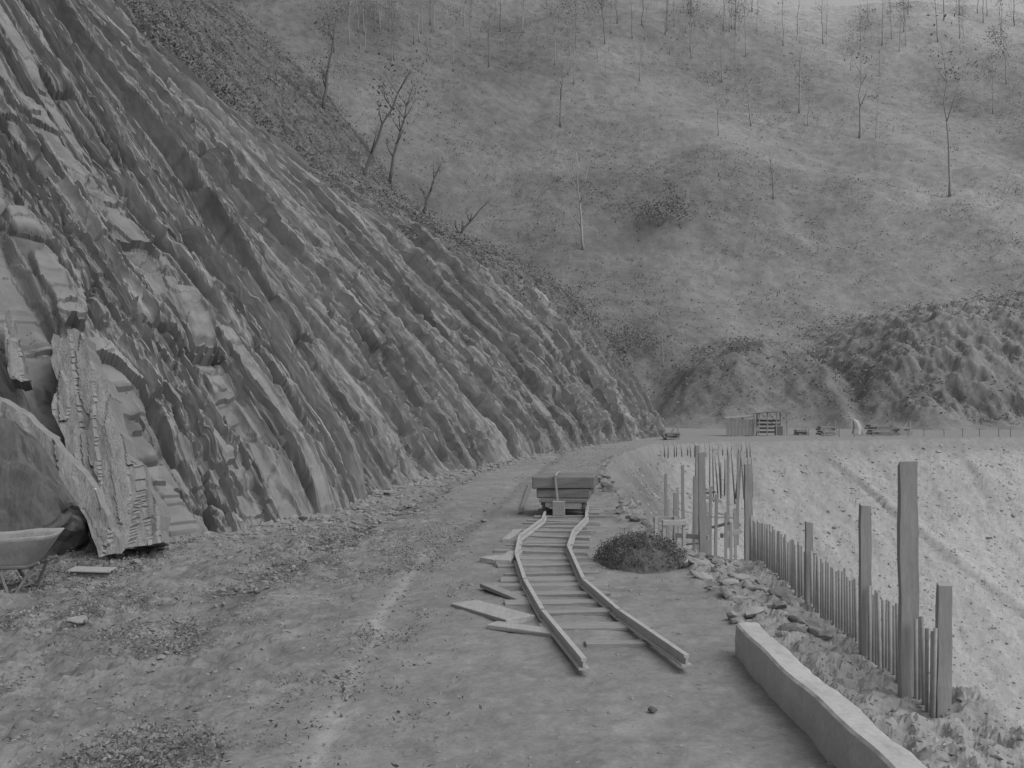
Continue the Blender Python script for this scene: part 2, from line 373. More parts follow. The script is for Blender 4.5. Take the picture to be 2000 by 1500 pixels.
keep = (rng.uniform(0, 1, n) < dens) & (Xp < Eg(Yp)) & (Xp > base_x-.2)
Xp, Yp = Xp[keep], Yp[keep]; foot = np.exp(-((Xp-np.interp(Yp, byS, bxS)-.2)/.4)**2); lf = sst(-.6, -2, Xp)
scatter_rocks('gravel', np.stack([Xp, Yp, ground_z(Xp, Yp)-.001], -1), (rng.gamma(1.2, .0042, len(Xp))+.0025+.0009*Yp*(Yp > 8))*(1+1.8*foot+.6*lf), M_stone,
              'loose gravel and clods strewn over the dirt road', 'gravel')
n = 15000
Xp = rng.uniform(3, 34, n); Yp = rng.uniform(14, 58, n); dr = -ground_z(Xp, Yp, False)
kp = (dr > .3); Xp, Yp = Xp[kp], Yp[kp]
scatter_rocks('scree_stones', np.stack([Xp, Yp, ground_z(Xp, Yp)-.012], -1), rng.gamma(1.4, .022, len(Xp))+.03, M_stone_pale,
              'pale broken stones covering the slope of the gully', 'scree')
n = 9000
Xp = rng.uniform(3, 34, n); Yp = rng.uniform(14, 58, n); dr = -ground_z(Xp, Yp, False); kp = (dr > .5) & (fbm(Xp*.4, Yp*.4, 98, 3) > .47); Xp, Yp = Xp[kp], Yp[kp]
blades('scree_grass', np.stack([Xp, Yp, ground_z(Xp, Yp)], -1), rng.uniform(.15, .40, len(Xp)), 8, M_grass, 'thin dry grass growing among the stones of the gully slope', 'grass', .8, rng.uniform(1.2, 1.6, len(Xp)), leaf=.42)
n = 11000
Yp = np.exp(rng.uniform(np.log(3.8), np.log(13), n)); Xp = rng.uniform(-.52, -.04, n)*Yp
kp = (rng.uniform(0, 1, n) < sst(.42, .58, fbm(Xp*1.3, Yp*.9, 33, 4))*sst(-.3, -1.3, Xp)+.04); Xp, Yp = Xp[kp], Yp[kp]
blades('ground_litter', np.stack([Xp, Yp, ground_z(Xp, Yp)], -1), rng.uniform(.06, .16, len(Xp)), 11, M_grass, 'dead grass tufts and bark litter on the near left ground', 'litter', .55, rng.uniform(.6, 1.15, len(Xp)), leaf=.36)
n = 46000
Yp = rng.uniform(76, 262, n); Xp = 26+rng.uniform(-1, 1, n)*(Yp*.45+6); Zp = hill_z(Xp, Yp)
dens = .25+.75*sst(.42, .60, fbm(Xp*.08, Yp*.08, 95, 4))
kp = (Zp > .3) & (rng.uniform(0, 1, n) < dens); Xp, Yp, Zp = Xp[kp], Yp[kp], Zp[kp]
tv = hill_tone(Xp, Yp, Zp)/.2*rng.uniform(.95, 1.4, len(Xp))  # scrub follows the hill colour, painted haze included
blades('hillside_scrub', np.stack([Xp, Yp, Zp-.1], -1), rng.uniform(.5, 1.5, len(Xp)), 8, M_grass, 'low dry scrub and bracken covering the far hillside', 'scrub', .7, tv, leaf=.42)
cx, cy, cz, cv = cliffXYZ
idx = np.argwhere((cv > .25)); idx = idx[rng.choice(len(idx), 9500, replace=False)]
pp = np.stack([cx[idx[:, 0], idx[:, 1]], cy[idx[:, 0], idx[:, 1]], cz[idx[:, 0], idx[:, 1]]], -1)
blades('cliff_scrub', pp, rng.uniform(.3, 1.0, len(pp)), 14, M_grass, 'dark scrub and grass growing on the upper edge of the cliff', 'scrub', .8, rng.uniform(.68, .92, len(pp)), leaf=.3)

# ------------------------------------------------------------------ trees
def tree(pos, h, label, group, pale=True, lean=0, crown=.5, r=None, limbs=5, bare=False, name='gum_tree', dark=False, seed=0, leaf=.38):
    rd = random.Random(seed*7+3)
    t = empty(name, pos, 0, label, 'tree', group)
    r = r or h*.014
    m = MB(); n = 9; pts = []
    for i in range(n):
        f = i/(n-1)
        pts.append(Vector((lean*h*f**1.3+rd.uniform(-1, 1)*h*.012*(i > 0), rd.uniform(-1, 1)*h*.01*(i > 0), -h*.03+f*h)))
    m.tube(pts, [r*(1.25 if i == 0 else 1-.8*i/(n-1)) for i in range(n)], 7)
    tips = []
    for k in range(limbs):
        f = rd.uniform(.45 if not bare else .25, .92); i = int(f*(n-1)); p = pts[i]
        a = rd.uniform(0, 6.28); L = h*rd.uniform(.12, .24)
        q1 = p+Vector((math.cos(a)*L*.35, math.sin(a)*L*.35, L*.5)); q2 = q1+Vector((math.cos(a+.4)*L*.25, math.sin(a+.4)*L*.25, L*rd.uniform(.4, .8)))
        rr = r*(1-.8*f)
        m.tube([p, q1, q2], [rr*.7, rr*.45, rr*.15], 5); tips += [q2, (q1+q2)/2]
        if bare:
            for _ in range(3):
                b = rd.uniform(0, 6.28); q3 = q1.lerp(q2, rd.uniform(.1, .9)); m.tube([q3, q3+Vector((math.cos(b)*L*.3, math.sin(b)*L*.25, L*.3))], [rr*.25, rr*.07], 4)
    tips.append(pts[-1])
    m.build('trunk', M_bark if pale else (M_barkdk if dark else M_barkhill), t, smooth=True)
    if crown > 0:
        cs = []; ss = []
        for q in tips:
            for _ in range(max(1, int(6*crown))):
                cs.append(q+Vector((rd.gauss(0, 1), rd.gauss(0, 1), rd.gauss(0, .9)))*h*.07); ss.append(h*rd.uniform(.05, .11))
        cs = np.array([c[:] for c in cs])
        blades('crown', cs, np.array(ss)*1.5, 22, M_leafdk if dark else M_leaf, None, None, 1, spread=1.3, parent=t, leaf=leaf)
    return t
named = [
 (1855, 385, 310, 'tall white gum trunk kinked at its base, standing alone at the right of the hillside', True, -.05, .15),
 (1678, 270, 175, 'straight pale gum trunk right of centre on the upper slope, taller than its neighbours', True, .02, .3),
 (1095, 250, 150, 'dark trunked tree on the upper slope just right of the cliff top', False, .03, .3),
 (1467, 247, 120, 'slender pale tree leaning slightly left on the mid upper slope', True, -.1, .25),
 (1560, 222, 150, 'thin pale forked tree just left of the tallest straight trunk', True, .04, .25),
 (1140, 490, 195, 'bare forked pale tree low on the slope beyond the cliff', True, -.08, 0),
 (1510, 390, 100, 'small thin dead stem standing alone in the middle of the slope', False, -.08, 0),
 (1295, 720, 90, 'bare sapling at the foot of the hill beside the cliff nose', True, -.05, 0),
]
k = 0
for (px, py, hp, lab, pale, lean, cr) in named:
    p = hit(px, py); k += 1
    tree(p, hp/2000*p.y, lab, None, pale, lean, cr, limbs=3 if cr else 6, bare=cr == 0, seed=k, name='gum_tree' if cr else 'dead_tree', r=.0042*hp/2000*p.y*3 if hp < 180 else .19)
for i in range(115):
    rd = random.Random(100+i)
    px = rd.uniform(640, 2010); py = 60+abs(rd.gauss(0, 1))*80 if i > 55 else rd.uniform(10, 100)
    if any(abs(px-a[0]) < 16 and abs(py-a[1]) < 90 for a in named): px += 30
    p = hit(px, py); h = rd.uniform(8, 16)
    pale = rd.random() < (.6+.35*(px > 1300))
    tree(p, h, ('pale trunked gum tree among many on the upper hillside' if pale else 'dull grey trunked gum tree among many on the upper hillside'),
         'pale gum trees on the upper hillside' if pale else 'grey gum trees on the upper hillside', pale, rd.uniform(-.08, .08), rd.choice([0, .2, .35, .5]), limbs=rd.randint(2, 5), seed=200+i, r=h*.0085)
cpx = cx/cy*2000+1000; cpy = 800-(cz-1.5)/cy*2000
def cliff_at(px, py):
    dd = (cpx-px)**2+(cpy-py)**2+(cy > 68)*1e6; i = np.unravel_index(np.argmin(dd), dd.shape); return Vector((cx[i], cy[i], cz[i]))
for (px, py, hp, lean, cr, lab) in ((705, 355, 240, .45, .15, 'dark tree leaning right over the top edge of the cliff, highest of the crest trees'),
                                    (760, 350, 200, .25, .2, 'dark thin tree leaning right on the cliff crest, second from the top'),
                                    (850, 365, 110, .35, .3, 'short dark crooked tree on the cliff crest shoulder'),
                                    (885, 480, 100, .8, .0, 'bare crooked branch like tree jutting right from the cliff crest'),
                                    (630, 215, 190, .15, .4, 'dark bushy tree at the top of the cliff')):
    p = cliff_at(px, py); k += 1
    tree(p, hp/2000*p.y, lab, None, False, lean, cr, r=.11, limbs=8, bare=True, dark=True, seed=40+k, name='crooked_tree')
def shrub(p, w, h, label, group, m=M_leafdk, nclump=26, per=34, name='shrub', leaf=.55, mound=None):
    t = empty(name, p, 0, label, 'shrub', group)
    cs = []
    for _ in range(nclump):
        a = random.uniform(0, 6.28); r_ = math.sqrt(random.random()); cs.append((math.cos(a)*r_*w*.5, math.sin(a)*r_*w*.5*(1.5 if mound else 1), random.uniform(.05 if not mound else .6, 1)*h*(1-(.6 if not mound else .9)*r_**2.5)))
    blades('foliage', np.array(cs), np.full(len(cs), min(w, h*2)*.28 if not mound else .09), per, m, None, None, .9 if not mound else 1.1, parent=t, leaf=leaf)
    s = MB()
    for c in cs[:7]: s.tube([(0, 0, -.03*h), (c[0]*.4, c[1]*.4, c[2]*.5), c], [.02*h, .012*h, .006*h], 4)
    s.build('stem', M_barkhill, t)
    if mound:
        a = np.linspace(0, 2*np.pi, 61); rr = np.linspace(0, 1, 34); A, B = np.meshgrid(rr, a, indexing='ij')
        rad = .8+.4*fbm(np.cos(B)*1.5+5, np.sin(B)*1.5+5, 99, 3)
        x = np.cos(B)*A*w*.52*rad; y = np.sin(B)*A*w*.80*rad; z = h*(1-A**3.2)*(.55+.9*fbm(x*7+9, y*7, 97, 5, .6))-.03
        np_mesh('mound', np.stack([x, y, z], -1).reshape(-1, 3), grid_faces(34, 61), mound, parent=t)
    return t
for (px, py, w, h, lab) in ((1290, 440, 7, 4.0, 'dark ragged shrub in the middle of the grassy slope'), (1225, 690, 6, 2.6, 'dark shrub at the slope foot behind the cliff nose'),
                            (1420, 500, 5, 1.3, 'low grey shrub on the slope above the rounded mound')):
    shrub(hit(px, py), w, h, lab, None, M_leafdk if 'dark' in lab else M_leaf, 60, 44, leaf=.28)
M_tuft = mat('dark_grass', .07, .13, .6, (1, 1, 1), 0, 'Object', 4)
shrub(Vector((1.25, 9.95, -.01)), .86, .27, 'low dark brush covered mound beside the track, at the edge of the formwork pit', None, M_tuft, 420, 26, 'brush_mound', .5, M_dark)

# ------------------------------------------------------------------ railway track
Lr = [G(1140, 1285, .1), G(1060, 1190, .1), G(1025, 1130, .1), G(1008, 1080, .1), G(1015, 1045, .1), G(1060, 1012, .1)]
Rr = [G(1340, 1278, .1), G(1210, 1190, .1), G(1140, 1130, .1), G(1110, 1065, .1), G(1120, 1035, .1), G(1145, 1010, .1)]
for (x, y) in [(.85, 15.6)]:
    Lr.append(Vector((x-.29, y, .1))); Rr.append(Vector((x+.29, y, .1)))
track = empty('railway_track', (.5, 6, 0), 0, 'narrow temporary tram track with kinked rails ending in the dirt', 'railway track')
off = Vector(track.location)
def rail(pts):
    m = MB()
    for a, b in zip(pts[:-1], pts[1:]):
        a = a-off; b = b-off; e = (b-a).normalized()*.012
        m.bar(a-e+Vector((0, 0, -.008)), b+e+Vector((0, 0, -.008)), .032, .018)
        m.bar(a-e+Vector((0, 0, -.036)), b+e+Vector((0, 0, -.036)), .014, .038)
        m.bar(a-e+Vector((0, 0, -.061)), b+e+Vector((0, 0, -.061)), .060, .012)
    return m.build('rail', M_rail, track, 0)
rail(Lr); rail(Rr)
cl = [(a+b)/2 for a, b in zip(Lr, Rr)]
cyv = [c.y for c in cl]; cxv = [c.x for c in cl]
y = 6.55; i = 0
while y < 15.8:
    x = float(np.interp(y, cyv, cxv)); x2 = float(np.interp(y+.3, cyv, cxv)); a = math.atan2(x2-x, .3)
    rot = Matrix.Rotation(-a+random.uniform(-.09, .09), 3, 'Z')
    L = random.uniform(.74, 1.0)
    if i in (0, 2): L = .55
    gz = float(ground_z(np.array([x]), np.array([y]))[0])
    MB().box((x-off.x+random.uniform(-.05, .05)+(.12 if i == 0 else 0), y-off.y, gz-.008), (L, random.uniform(.10, .16), .06), rot, .010).build('sleeper', M_sleeper, track, .006)
    y += random.uniform(.34, .50); i += 1

YW = -.1
wg = empty('rail_wagon', (.76, 14.6, .1), YW, 'small tram wagon standing on the track under a boxy load of dark timber baulks', 'wagon')
MB().box((0, 0, .15), (.66, 1.15, .05)).build('deck', M_wooddk, wg, .005)
m = MB(); m.box((-.17, 0, .095), (.07, 1.1, .06)); m.box((.17, 0, .095), (.07, 1.1, .06)); m.box((0, -.54, .095), (.5, .05, .07)); m.box((0, .54, .095), (.5, .05, .07)); m.build('chassis', M_steel, wg, .004)
for sx in (-1, 1):
    for sy in (-1, 1):
        w_ = MB(); cx0 = sx*.28
        w_.tube([(cx0-.02, sy*.38, .1), (cx0+.02, sy*.38, .1)], .1, 20); w_.tube([(cx0-sx*.032-.006, sy*.38, .1), (cx0-sx*.032+.006, sy*.38, .1)], .118, 20)
        w_.tube([(cx0+sx*.012, sy*.38, .1), (cx0+sx*.04, sy*.38, .1)], .03, 10)
        w_.build('wheel', M_steel, wg)
for sy in (-1, 1): MB().tube([(-.3, sy*.38, .1), (.3, sy*.38, .1)], .018, 8).build('axle', M_steel, wg)
MB().box((-.06, -.60, .05), (.17, .03, .2), Matrix.Rotation(.15, 3, 'X')).build('end_board', M_wood, wg, .004)
Mw = Matrix.Translation(wg.location) @ Matrix.Rotation(YW, 4, 'Z')
def baulk(c, size, label, group, m_=M_wooddk, rz=0):
    o = MB().box((0, 0, 0), size, None, .008).build('timber_baulk', m_, None, .012); o.location = Mw @ Vector(c); o.rotation_euler = (0, 0, YW+rz)
    return tag(o, label, 'timber', group)
for j, yy in enumerate((-.4, -.12, .18, .42)): baulk((.0+.02*j, yy, .175+.066), (.74-.02*j, .2, .13), 'dark timber baulk in the lower layer loaded across the wagon', 'lower timber baulks on the wagon', rz=random.uniform(-.03, .03))
for j, yy in enumerate((-.42, -.19, .06, .31)): baulk((-.01+.01*j, yy, .175+.134+.085), (.86, .21, .165), 'dark timber baulk in the upper layer loaded across the wagon', 'upper timber baulks on the wagon', rz=random.uniform(-.02, .02))
st = MB(); st.bar((-.11, -.555, .495), (-.07, -.575, .1), .028, .008, (0, 1, 0)); st.bar((-.11, -.56, .494), (-.11, .44, .494), .028, .008); o = st.build('binding_strap', M_stone_pale); o.matrix_world = Mw
tag(o, 'pale strap tied over the timber load on the wagon', 'strap')

def plank(a, b, w, h, label, m_=M_wood, lift=0.03, group=None):
    a = Vector(a); b = Vector(b); c = (a+b)/2; o = MB().bar(a-c, b-c, w, h, jit=.008).build('plank', m_, None, .004); o.location = c+Vector((0, 0, lift))
    tag(o, label, 'plank', group); return o
plank(G(906, 1186), G(1018, 1220), .24, .04, 'wide pale plank lying left of the near end of the track')
plank(G(962, 1230), G(1088, 1247), .13, .04, 'plank lying against the left rail, nearest of the loose planks')
plank(G(948, 1150), G(1022, 1180), .10, .035, 'thin dark edged plank lying left of the rail behind the wide plank', M_sleeper)
plank(G(950, 1102), G(985, 1096), .18, .05, 'short pale board end poking out left of the track, beside a small block')
plank(G(982, 1108), G(1006, 1090), .14, .09, 'small pale wooden block touching the left rail')
plank(G(988, 1062), G(1012, 1042), .10, .05, 'short board propped left of the rail bend near the wagon')
plank(G(1178, 1014), G(1252, 1016), .1, .03, 'pale board lying on the dirt right of the wagon')
plank(G(1016, 1006), G(1036, 946), .06, .04, 'long dark pole lying left of the wagon', M_wooddk)

# ------------------------------------------------------------------ concrete kerb at right
kb = empty('concrete_kerb', (1.36, 6.25, 0), 0, 'pale low concrete wall at the lower right, running out of the frame', 'concrete wall')
def crest_line(u): return .2+.012*math.sin(u*2.1)+.006*math.sin(u*7)
V = []; nn = 220; sec = [(0, -.2), (.004, .0), (.0, .1), (.008, -1), (.02, -2), (.06, -2), (.1, -2), (.13, -2), (.15, -1), (.158, .1), (.162, -.2)]
for i in range(nn):
    yy = -6.6*i/(nn-1)
    for j, (x, z) in enumerate(sec):
        zc = crest_line(yy); zz = zc if z == -2 else (zc-.012 if z == -1 else z)
        nz_ = mnoise.noise(Vector((x*30, yy*9, zz*20)))*.006+mnoise.noise(Vector((x*8, yy*2.5, zz*6)))*.009
        V.append((x+nz_*(1 if x > .08 else -1), yy+.01*mnoise.noise(Vector((x*20, 0, zz*20)))*(i == 0), zz+nz_*(j in range(3, 9))))
F = grid_faces(nn, len(sec))
o = np_mesh('wall_body', V, F, M_conc, parent=kb)
bm = bmesh.new(); bm.from_mesh(o.data); bm.verts.ensure_lookup_table(); bm.faces.new([bm.verts[j] for j in range(len(sec))]); bmesh.ops.recalc_face_normals(bm, faces=bm.faces[:]); bm.to_mesh(o.data); bm.free()

# ------------------------------------------------------------------ posts and bars
def post(px, ytop, ybase, wpx, d, label, group=None, m_=M_woodv, down=.25, lean=0, thick=None, name='timber_post'):
    b = P(px, ybase, d); t_ = P(px+lean, ytop, d)-b; w = wpx/2000*d*.84; th = thick or w*.7
    v = []; f = []; nseg = 9
    for i in range(nseg+1):
        q = i/nseg; c = Vector((0, 0, -down)).lerp(t_, q); s_ = 1.04-.1*q
        for (ax, ay) in ((-1, -1), (1, -1), (1, 1), (-1, 1)):
            v.append((c.x+ax*w*.5*s_+random.uniform(-1, 1)*w*.045, c.y+ay*th*.5*s_+random.uniform(-1, 1)*w*.04, c.z+(random.uniform(-1, 1)*w*.15 if i == nseg else 0)))
    for i in range(nseg):
        for k_ in range(4): f.append([i*4+k_, i*4+(k_+1) % 4, (i+1)*4+(k_+1) % 4, (i+1)*4+k_])
    f.append([nseg*4+k_ for k_ in range(4)])
    mb = MB(); mb.v = [Vector(a) for a in v]; mb.f = f
    o = mb.build(name, m_); o.location = b
    return tag(o, label, 'post', group)
post(1776, 905, 1385, 42, 5.3, 'tallest broad timber post in the row of bars, beside the concrete wall', thick=.045, lean=-4)
post(1691, 985, 1290, 25, 6.1, 'medium timber post left of the tallest broad post', lean=-2)
post(1842, 1140, 1400, 34, 5.0, 'short wide post at the near end of the bar row', lean=2, thick=.03)
post(1580, 1020, 1200, 17, 7.6, 'short narrow post halfway along the row of bars')
post(1463, 905, 1100, 18, 10.3, 'timber post at the far end of the row of bars', lean=-2)
grp = 'thin steel bars in the long row'
bar_mesh = MB().tube([(0, 0, -.25), (.001, 0, .2), (0, 0, .5)], .0115, 6).build('steel_bar', M_bar, None, 0, True)
N = 74
for i in range(N):
    f = (i/(N-1))**1.12; yb = 4.98+5.15*f; xb = 2.05+f*.31+random.uniform(-.003, .003)
    o = bar_mesh if i == 0 else bar_mesh.copy()
    if i: COL.objects.link(o)
    o.location = (xb, yb, -.03); o.rotation_euler = (random.uniform(-.02, .02), random.uniform(-.02, .02), 0); o.scale = (.9+.2*f, .9+.2*f, random.uniform(.88, 1.02))
    tag(o, 'thin upright steel bar in the long row beside the concrete wall', 'steel bar', grp)
for (px, yt, yb, w, d, ln, lab) in ((1300, 925, 1062, 7, 12.5, 0, 'thin timber upright, leftmost in the formwork pit'),
        (1316, 962, 1078, 9, 11.6, 3, 'short timber upright second from left in the formwork pit'),
        (1337, 908, 1082, 7, 12.0, -4, 'thin timber upright third from left in the formwork pit'),
        (1354, 930, 1088, 6, 11.2, 2, 'very thin timber upright beside the broadest pit post'),
        (1375, 884, 1085, 16, 11.0, -5, 'broadest timber post of the formwork pit'),
        (1394, 965, 1072, 7, 11.6, 6, 'short thin stake just right of the broadest pit post'),
        (1422, 890, 975, 6, 19, 0, 'distant thin upright behind the formwork pit, left one'),
        (1440, 884, 972, 6, 19.5, 2, 'distant thin upright behind the formwork pit, right one'),
        (1362, 870, 930, 10, 22, 0, 'dark short post at the back corner of the formwork pit'),
        (1416, 1000, 1062, 6, 12.5, 2, 'small leaning stake on the rubble right of the pit')):
    post(px, yt, yb, w, d, lab, lean=ln, down=.9)
def board(a, b, w, h, lab, m_=M_wood, name='formwork_board', up=(0, 0, 1), group=None):
    c = (a+b)/2; o = MB().bar(a-c, b-c, w, h, up, .004).build(name, m_, None, .003); o.location = c; return tag(o, lab, 'board', group)
board(P(1322, 1045, 11.2), P(1384, 1050, 11.0), .03, .05, 'short horizontal board across the formwork pit posts, near the bottom')
bf = empty('box_frame', P(1316, 1072, 10.9), .15, 'small pale box shaped timber frame low on the left of the formwork pit', 'timber frame')
for sx in (-.11, .11):
    for sy in (0, .3): MB().box((sx, sy, .10), (.035, .035, .42)).build('frame_post', M_conc, bf, .003)
for z in (.0, .28):
    MB().box((0, -.022, z), (.26, .02, .06)).build('cross_board', M_conc, bf, .003); MB().box((0, .322, z), (.26, .02, .06)).build('cross_board', M_wood, bf, .003)
for i in range(26):
    rd = random.Random(2000+i); px = rd.uniform(1290, 1455); py = rd.uniform(955, 1065); d_ = 11+(1080-py)/130*8
    if rd.random() < .55: post(px, py-rd.uniform(20, 60), py+25, rd.uniform(4, 7), d_, 'short rough stake in the jumble of timber in the formwork pit', 'jumbled stakes in the pit', rd.choice([M_woodv, M_wood]), .8, rd.uniform(-6, 6))
    else:
        a = rd.uniform(-.35, .35); L_ = rd.uniform(10, 22)
        board(P(px-L_, py-L_*math.sin(a), d_), P(px+L_, py+L_*math.sin(a), d_+rd.uniform(-.6, .6)), rd.uniform(.02, .05), rd.uniform(.02, .06), 'loose board in the jumble of timber in the formwork pit', rd.choice([M_wood, M_sleeper]), group='jumbled boards in the pit')
g2 = 'short steel bars behind the formwork pit'
for i in range(15):
    f = i/14; o = bar_mesh.copy(); COL.objects.link(o); p = P(1378+f*92+random.uniform(-3, 3), 945+random.uniform(-6, 6), 20-f*.5); o.location = p; s_ = random.uniform(.8, 1.3); o.scale = (s_, s_, random.uniform(.8, 1.4)); o.rotation_euler = (random.uniform(-.05, .05), random.uniform(-.09, .09), 0)
    tag(o, 'short upright steel bar in the cluster behind the formwork pit', 'steel bar', g2)
g3 = 'thin stakes along the far road edge'
for i in range(20):
    px = 1296+i*9+random.uniform(-3, 3); p = P(px, 878, 40)
    o = bar_mesh.copy(); COL.objects.link(o); o.location = p+Vector((0, 0, -.1)); o.scale = (1.8, 1.8, random.uniform(.5, 1.0)); o.rotation_euler = (0, random.uniform(-.08, .08), 0)
    tag(o, 'tiny upright stake in the line along the far road edge', 'stake', g3)

# ------------------------------------------------------------------ stones as things
def rock(name, c, size, label, group=None, m_=M_stone_pale, sub=3, seed=0, rz=None, cat='stone', rot=None, amp=.35, npl=9):
    bm = bmesh.new(); bmesh.ops.create_icosphere(bm, subdivisions=sub, radius=1); rd = random.Random(seed)
    pl = []
    for _ in range(npl):
        v = Vector((rd.gauss(0, 1), rd.gauss(0, 1), rd.gauss(0, 1))).normalized(); pl.append((v, rd.uniform(.45, .8)))
    for v in bm.verts:
        p = v.co.copy()
        for (nn, dd) in pl:
            q = p.dot(nn)
            if q > dd: p -= nn*(q-dd)
        p += v.co*(mnoise.noise(v.co*2.2+Vector((seed, 0, 0)))*amp*.5+mnoise.noise(v.co*6+Vector((seed, 3, 0)))*amp*.25)
        v.co = Vector((p.x*size[0], p.y*size[1], p.z*size[2]))
    me = bpy.data.meshes.new(name); bm.to_mesh(me); bm.free(); me.materials.append(m_)
    o = bpy.data.objects.new(name, me); COL.objects.link(o); o.location = c; o.rotation_euler = rot or (0, 0, rz if rz is not None else rd.uniform(0, 6))
    return tag(o, label, cat, group)
for i in range(110):
    rd = random.Random(900+i); f = rd.random(); yy = 6.6+f*3.7; xx = np.interp(yy, [6.6, 8, 10.3], [1.65, 1.72, 1.68])+rd.uniform(-.1, .38)
    s = rd.uniform(.02, .085)
    gz = float(ground_z(np.array([xx]), np.array([yy]))[0])
    rock('rubble_stone', (xx, yy, gz+s*.1), (s*1.5, s*.9, s*.6), 'flat rubble stone in the heap between the concrete wall and the pit', 'rubble stones heaped at the end of the pit', M_stone_pale if i % 2 else M_stone, 2, 900+i, rot=(rd.uniform(-.5, .5), rd.uniform(-.5, .5), rd.uniform(0, 6)))
for i in range(60):
    rd = random.Random(1500+i); yy = 10.3+13*rd.random()**1.3; xx = float(Eg(np.array(yy)))+rd.uniform(-.25, .15); s = rd.uniform(.04, .13)
    gz = float(ground_z(np.array([xx]), np.array([yy]))[0])
    rock('edge_stone', (xx, yy, gz+s*.1), (s*1.3, s, s*.8), 'broken rock on the left edge of the formwork pit', 'broken rocks along the pit edge', M_dark if i % 3 == 0 else M_stone, 2, 1500+i, rot=(rd.uniform(-.5, .5), rd.uniform(-.5, .5), rd.uniform(0, 6)))
rock('stone', G(152, 1216)+Vector((0, 0, .02)), (.08, .05, .035), 'small pale stone alone on the lower left dirt', None, M_stone_pale, 2, 3)
rock('stone', G(265, 1102)+Vector((0, 0, .02)), (.06, .05, .04), 'small grey stone on the dirt in front of the leaning slabs', None, M_stone, 2, 4)
rock('stone', G(1275, 1385)+Vector((0, 0, .0)), (.035, .025, .015), 'small dark stone on the bare dirt in front of the track end', None, M_dark, 2, 5)
rock('shade_rock', P(30, 1010, 10.5), (1.0, .8, 1.05), 'dark rock shape standing in for the shaded hollow at the cliff foot on the left edge', None, M_dark, 5, 12, 0, 'shade_rock', amp=.22, npl=16)  # added dark mass, its colour gives the shade of the hollow under the slab
def slabrock(name, poly, d0, d1, th, label, m_=M_slab, seed=0, back=(-.1, -.1), amp=1):
    ys_ = [p[1] for p in poly]; y0, y1 = max(ys_), min(ys_)
    n = len(poly); out = []
    for i in range(n):
        a = poly[i]; b = poly[(i+1) % n]
        for q in range(3):
            f = q/3; out.append((a[0]*(1-f)+b[0]*f+random.uniform(-5, 5)*(q > 0), a[1]*(1-f)+b[1]*f+random.uniform(-6, 6)*(q > 0)))
    bm = bmesh.new(); vs = []
    for (px, py) in out:
        f = (y0-py)/(y0-y1); vs.append(bm.verts.new(P(px, py, d0+(d1-d0)*f)))
    fc = bm.faces.new(vs); r = bmesh.ops.extrude_face_region(bm, geom=[fc])
    for v in [g for g in r['geom'] if isinstance(g, bmesh.types.BMVert)]: v.co += Vector((back[0], th, back[1]))
    bmesh.ops.triangulate(bm, faces=bm.faces[:])
    for _ in range(5):
        lng = [e for e in bm.edges if e.calc_length() > .035]
        bmesh.ops.subdivide_edges(bm, edges=lng, cuts=1); bmesh.ops.triangulate(bm, faces=bm.faces[:])
    co_ = np.array([v.co[:] for v in bm.verts])
    wv = co_[:, 0]+co_[:, 2]*.42+seed*3.1; vv = co_[:, 2]
    h1, _, _ = facets(wv/.42, vv/1.3, 500+seed); h2, _, _ = facets(wv/.15, vv/.45, 510+seed)
    dd = (h1*.14+h2*.045+(fbm(wv*1.8, vv*.8, 430+seed, 2)-.5)*.12+(fbm(wv*10, vv*4, 440+seed, 3)-.5)*.035)*amp
    for i, v in enumerate(bm.verts): v.co.y -= dd[i]
    c = sum((v.co for v in bm.verts), Vector())/len(bm.verts)
    for v in bm.verts: v.co -= c
    bmesh.ops.recalc_face_normals(bm, faces=bm.faces[:])
    me = bpy.data.meshes.new(name); bm.to_mesh(me); bm.free(); me.materials.append(m_)
    o = bpy.data.objects.new(name, me); COL.objects.link(o); o.location = c
    return tag(o, label, 'rock slab')
slabrock('rock_slab', [(215, 1068), (310, 1062), (300, 985), (255, 885), (225, 800), (205, 735), (178, 700), (168, 655), (140, 640), (128, 665), (102, 650), (96, 700), (112, 745), (104, 810), (130, 880), (165, 980)], 10.2, 11.9, .6, 'tall pale ragged rock slab leaning on the cliff beside the shaded hollow', M_slab, 2)
slabrock('rock_slab', [(196, 1088), (236, 1082), (214, 1010), (165, 925), (105, 858), (50, 812), (-20, 775), (-20, 800), (45, 840), (100, 900), (148, 975), (178, 1035)], 9.1, 9.6, .14, 'long straight edged pale slab leaning down to the right over the shaded hollow', M_slab, 5, (-.02, .02), .45)
slabrock('rock_slab', [(20, 740), (55, 742), (45, 690), (25, 640), (12, 600), (5, 620), (10, 690)], 11.2, 11.8, .3, 'narrow pale upright slab near the left frame edge above the shaded hollow', M_slab, 7)
a = P(186, 955, 8.85); b = G(223, 1088); o = MB().tube([b-b, (a-b)*.5+Vector((.01, 0, 0)), a-b], [.017, .015, .012], 7).build('pole', M_conc, None, 0, True); o.location = b
tag(o, 'thin pale pole leaning against the slab beside the shaded hollow', 'pole')

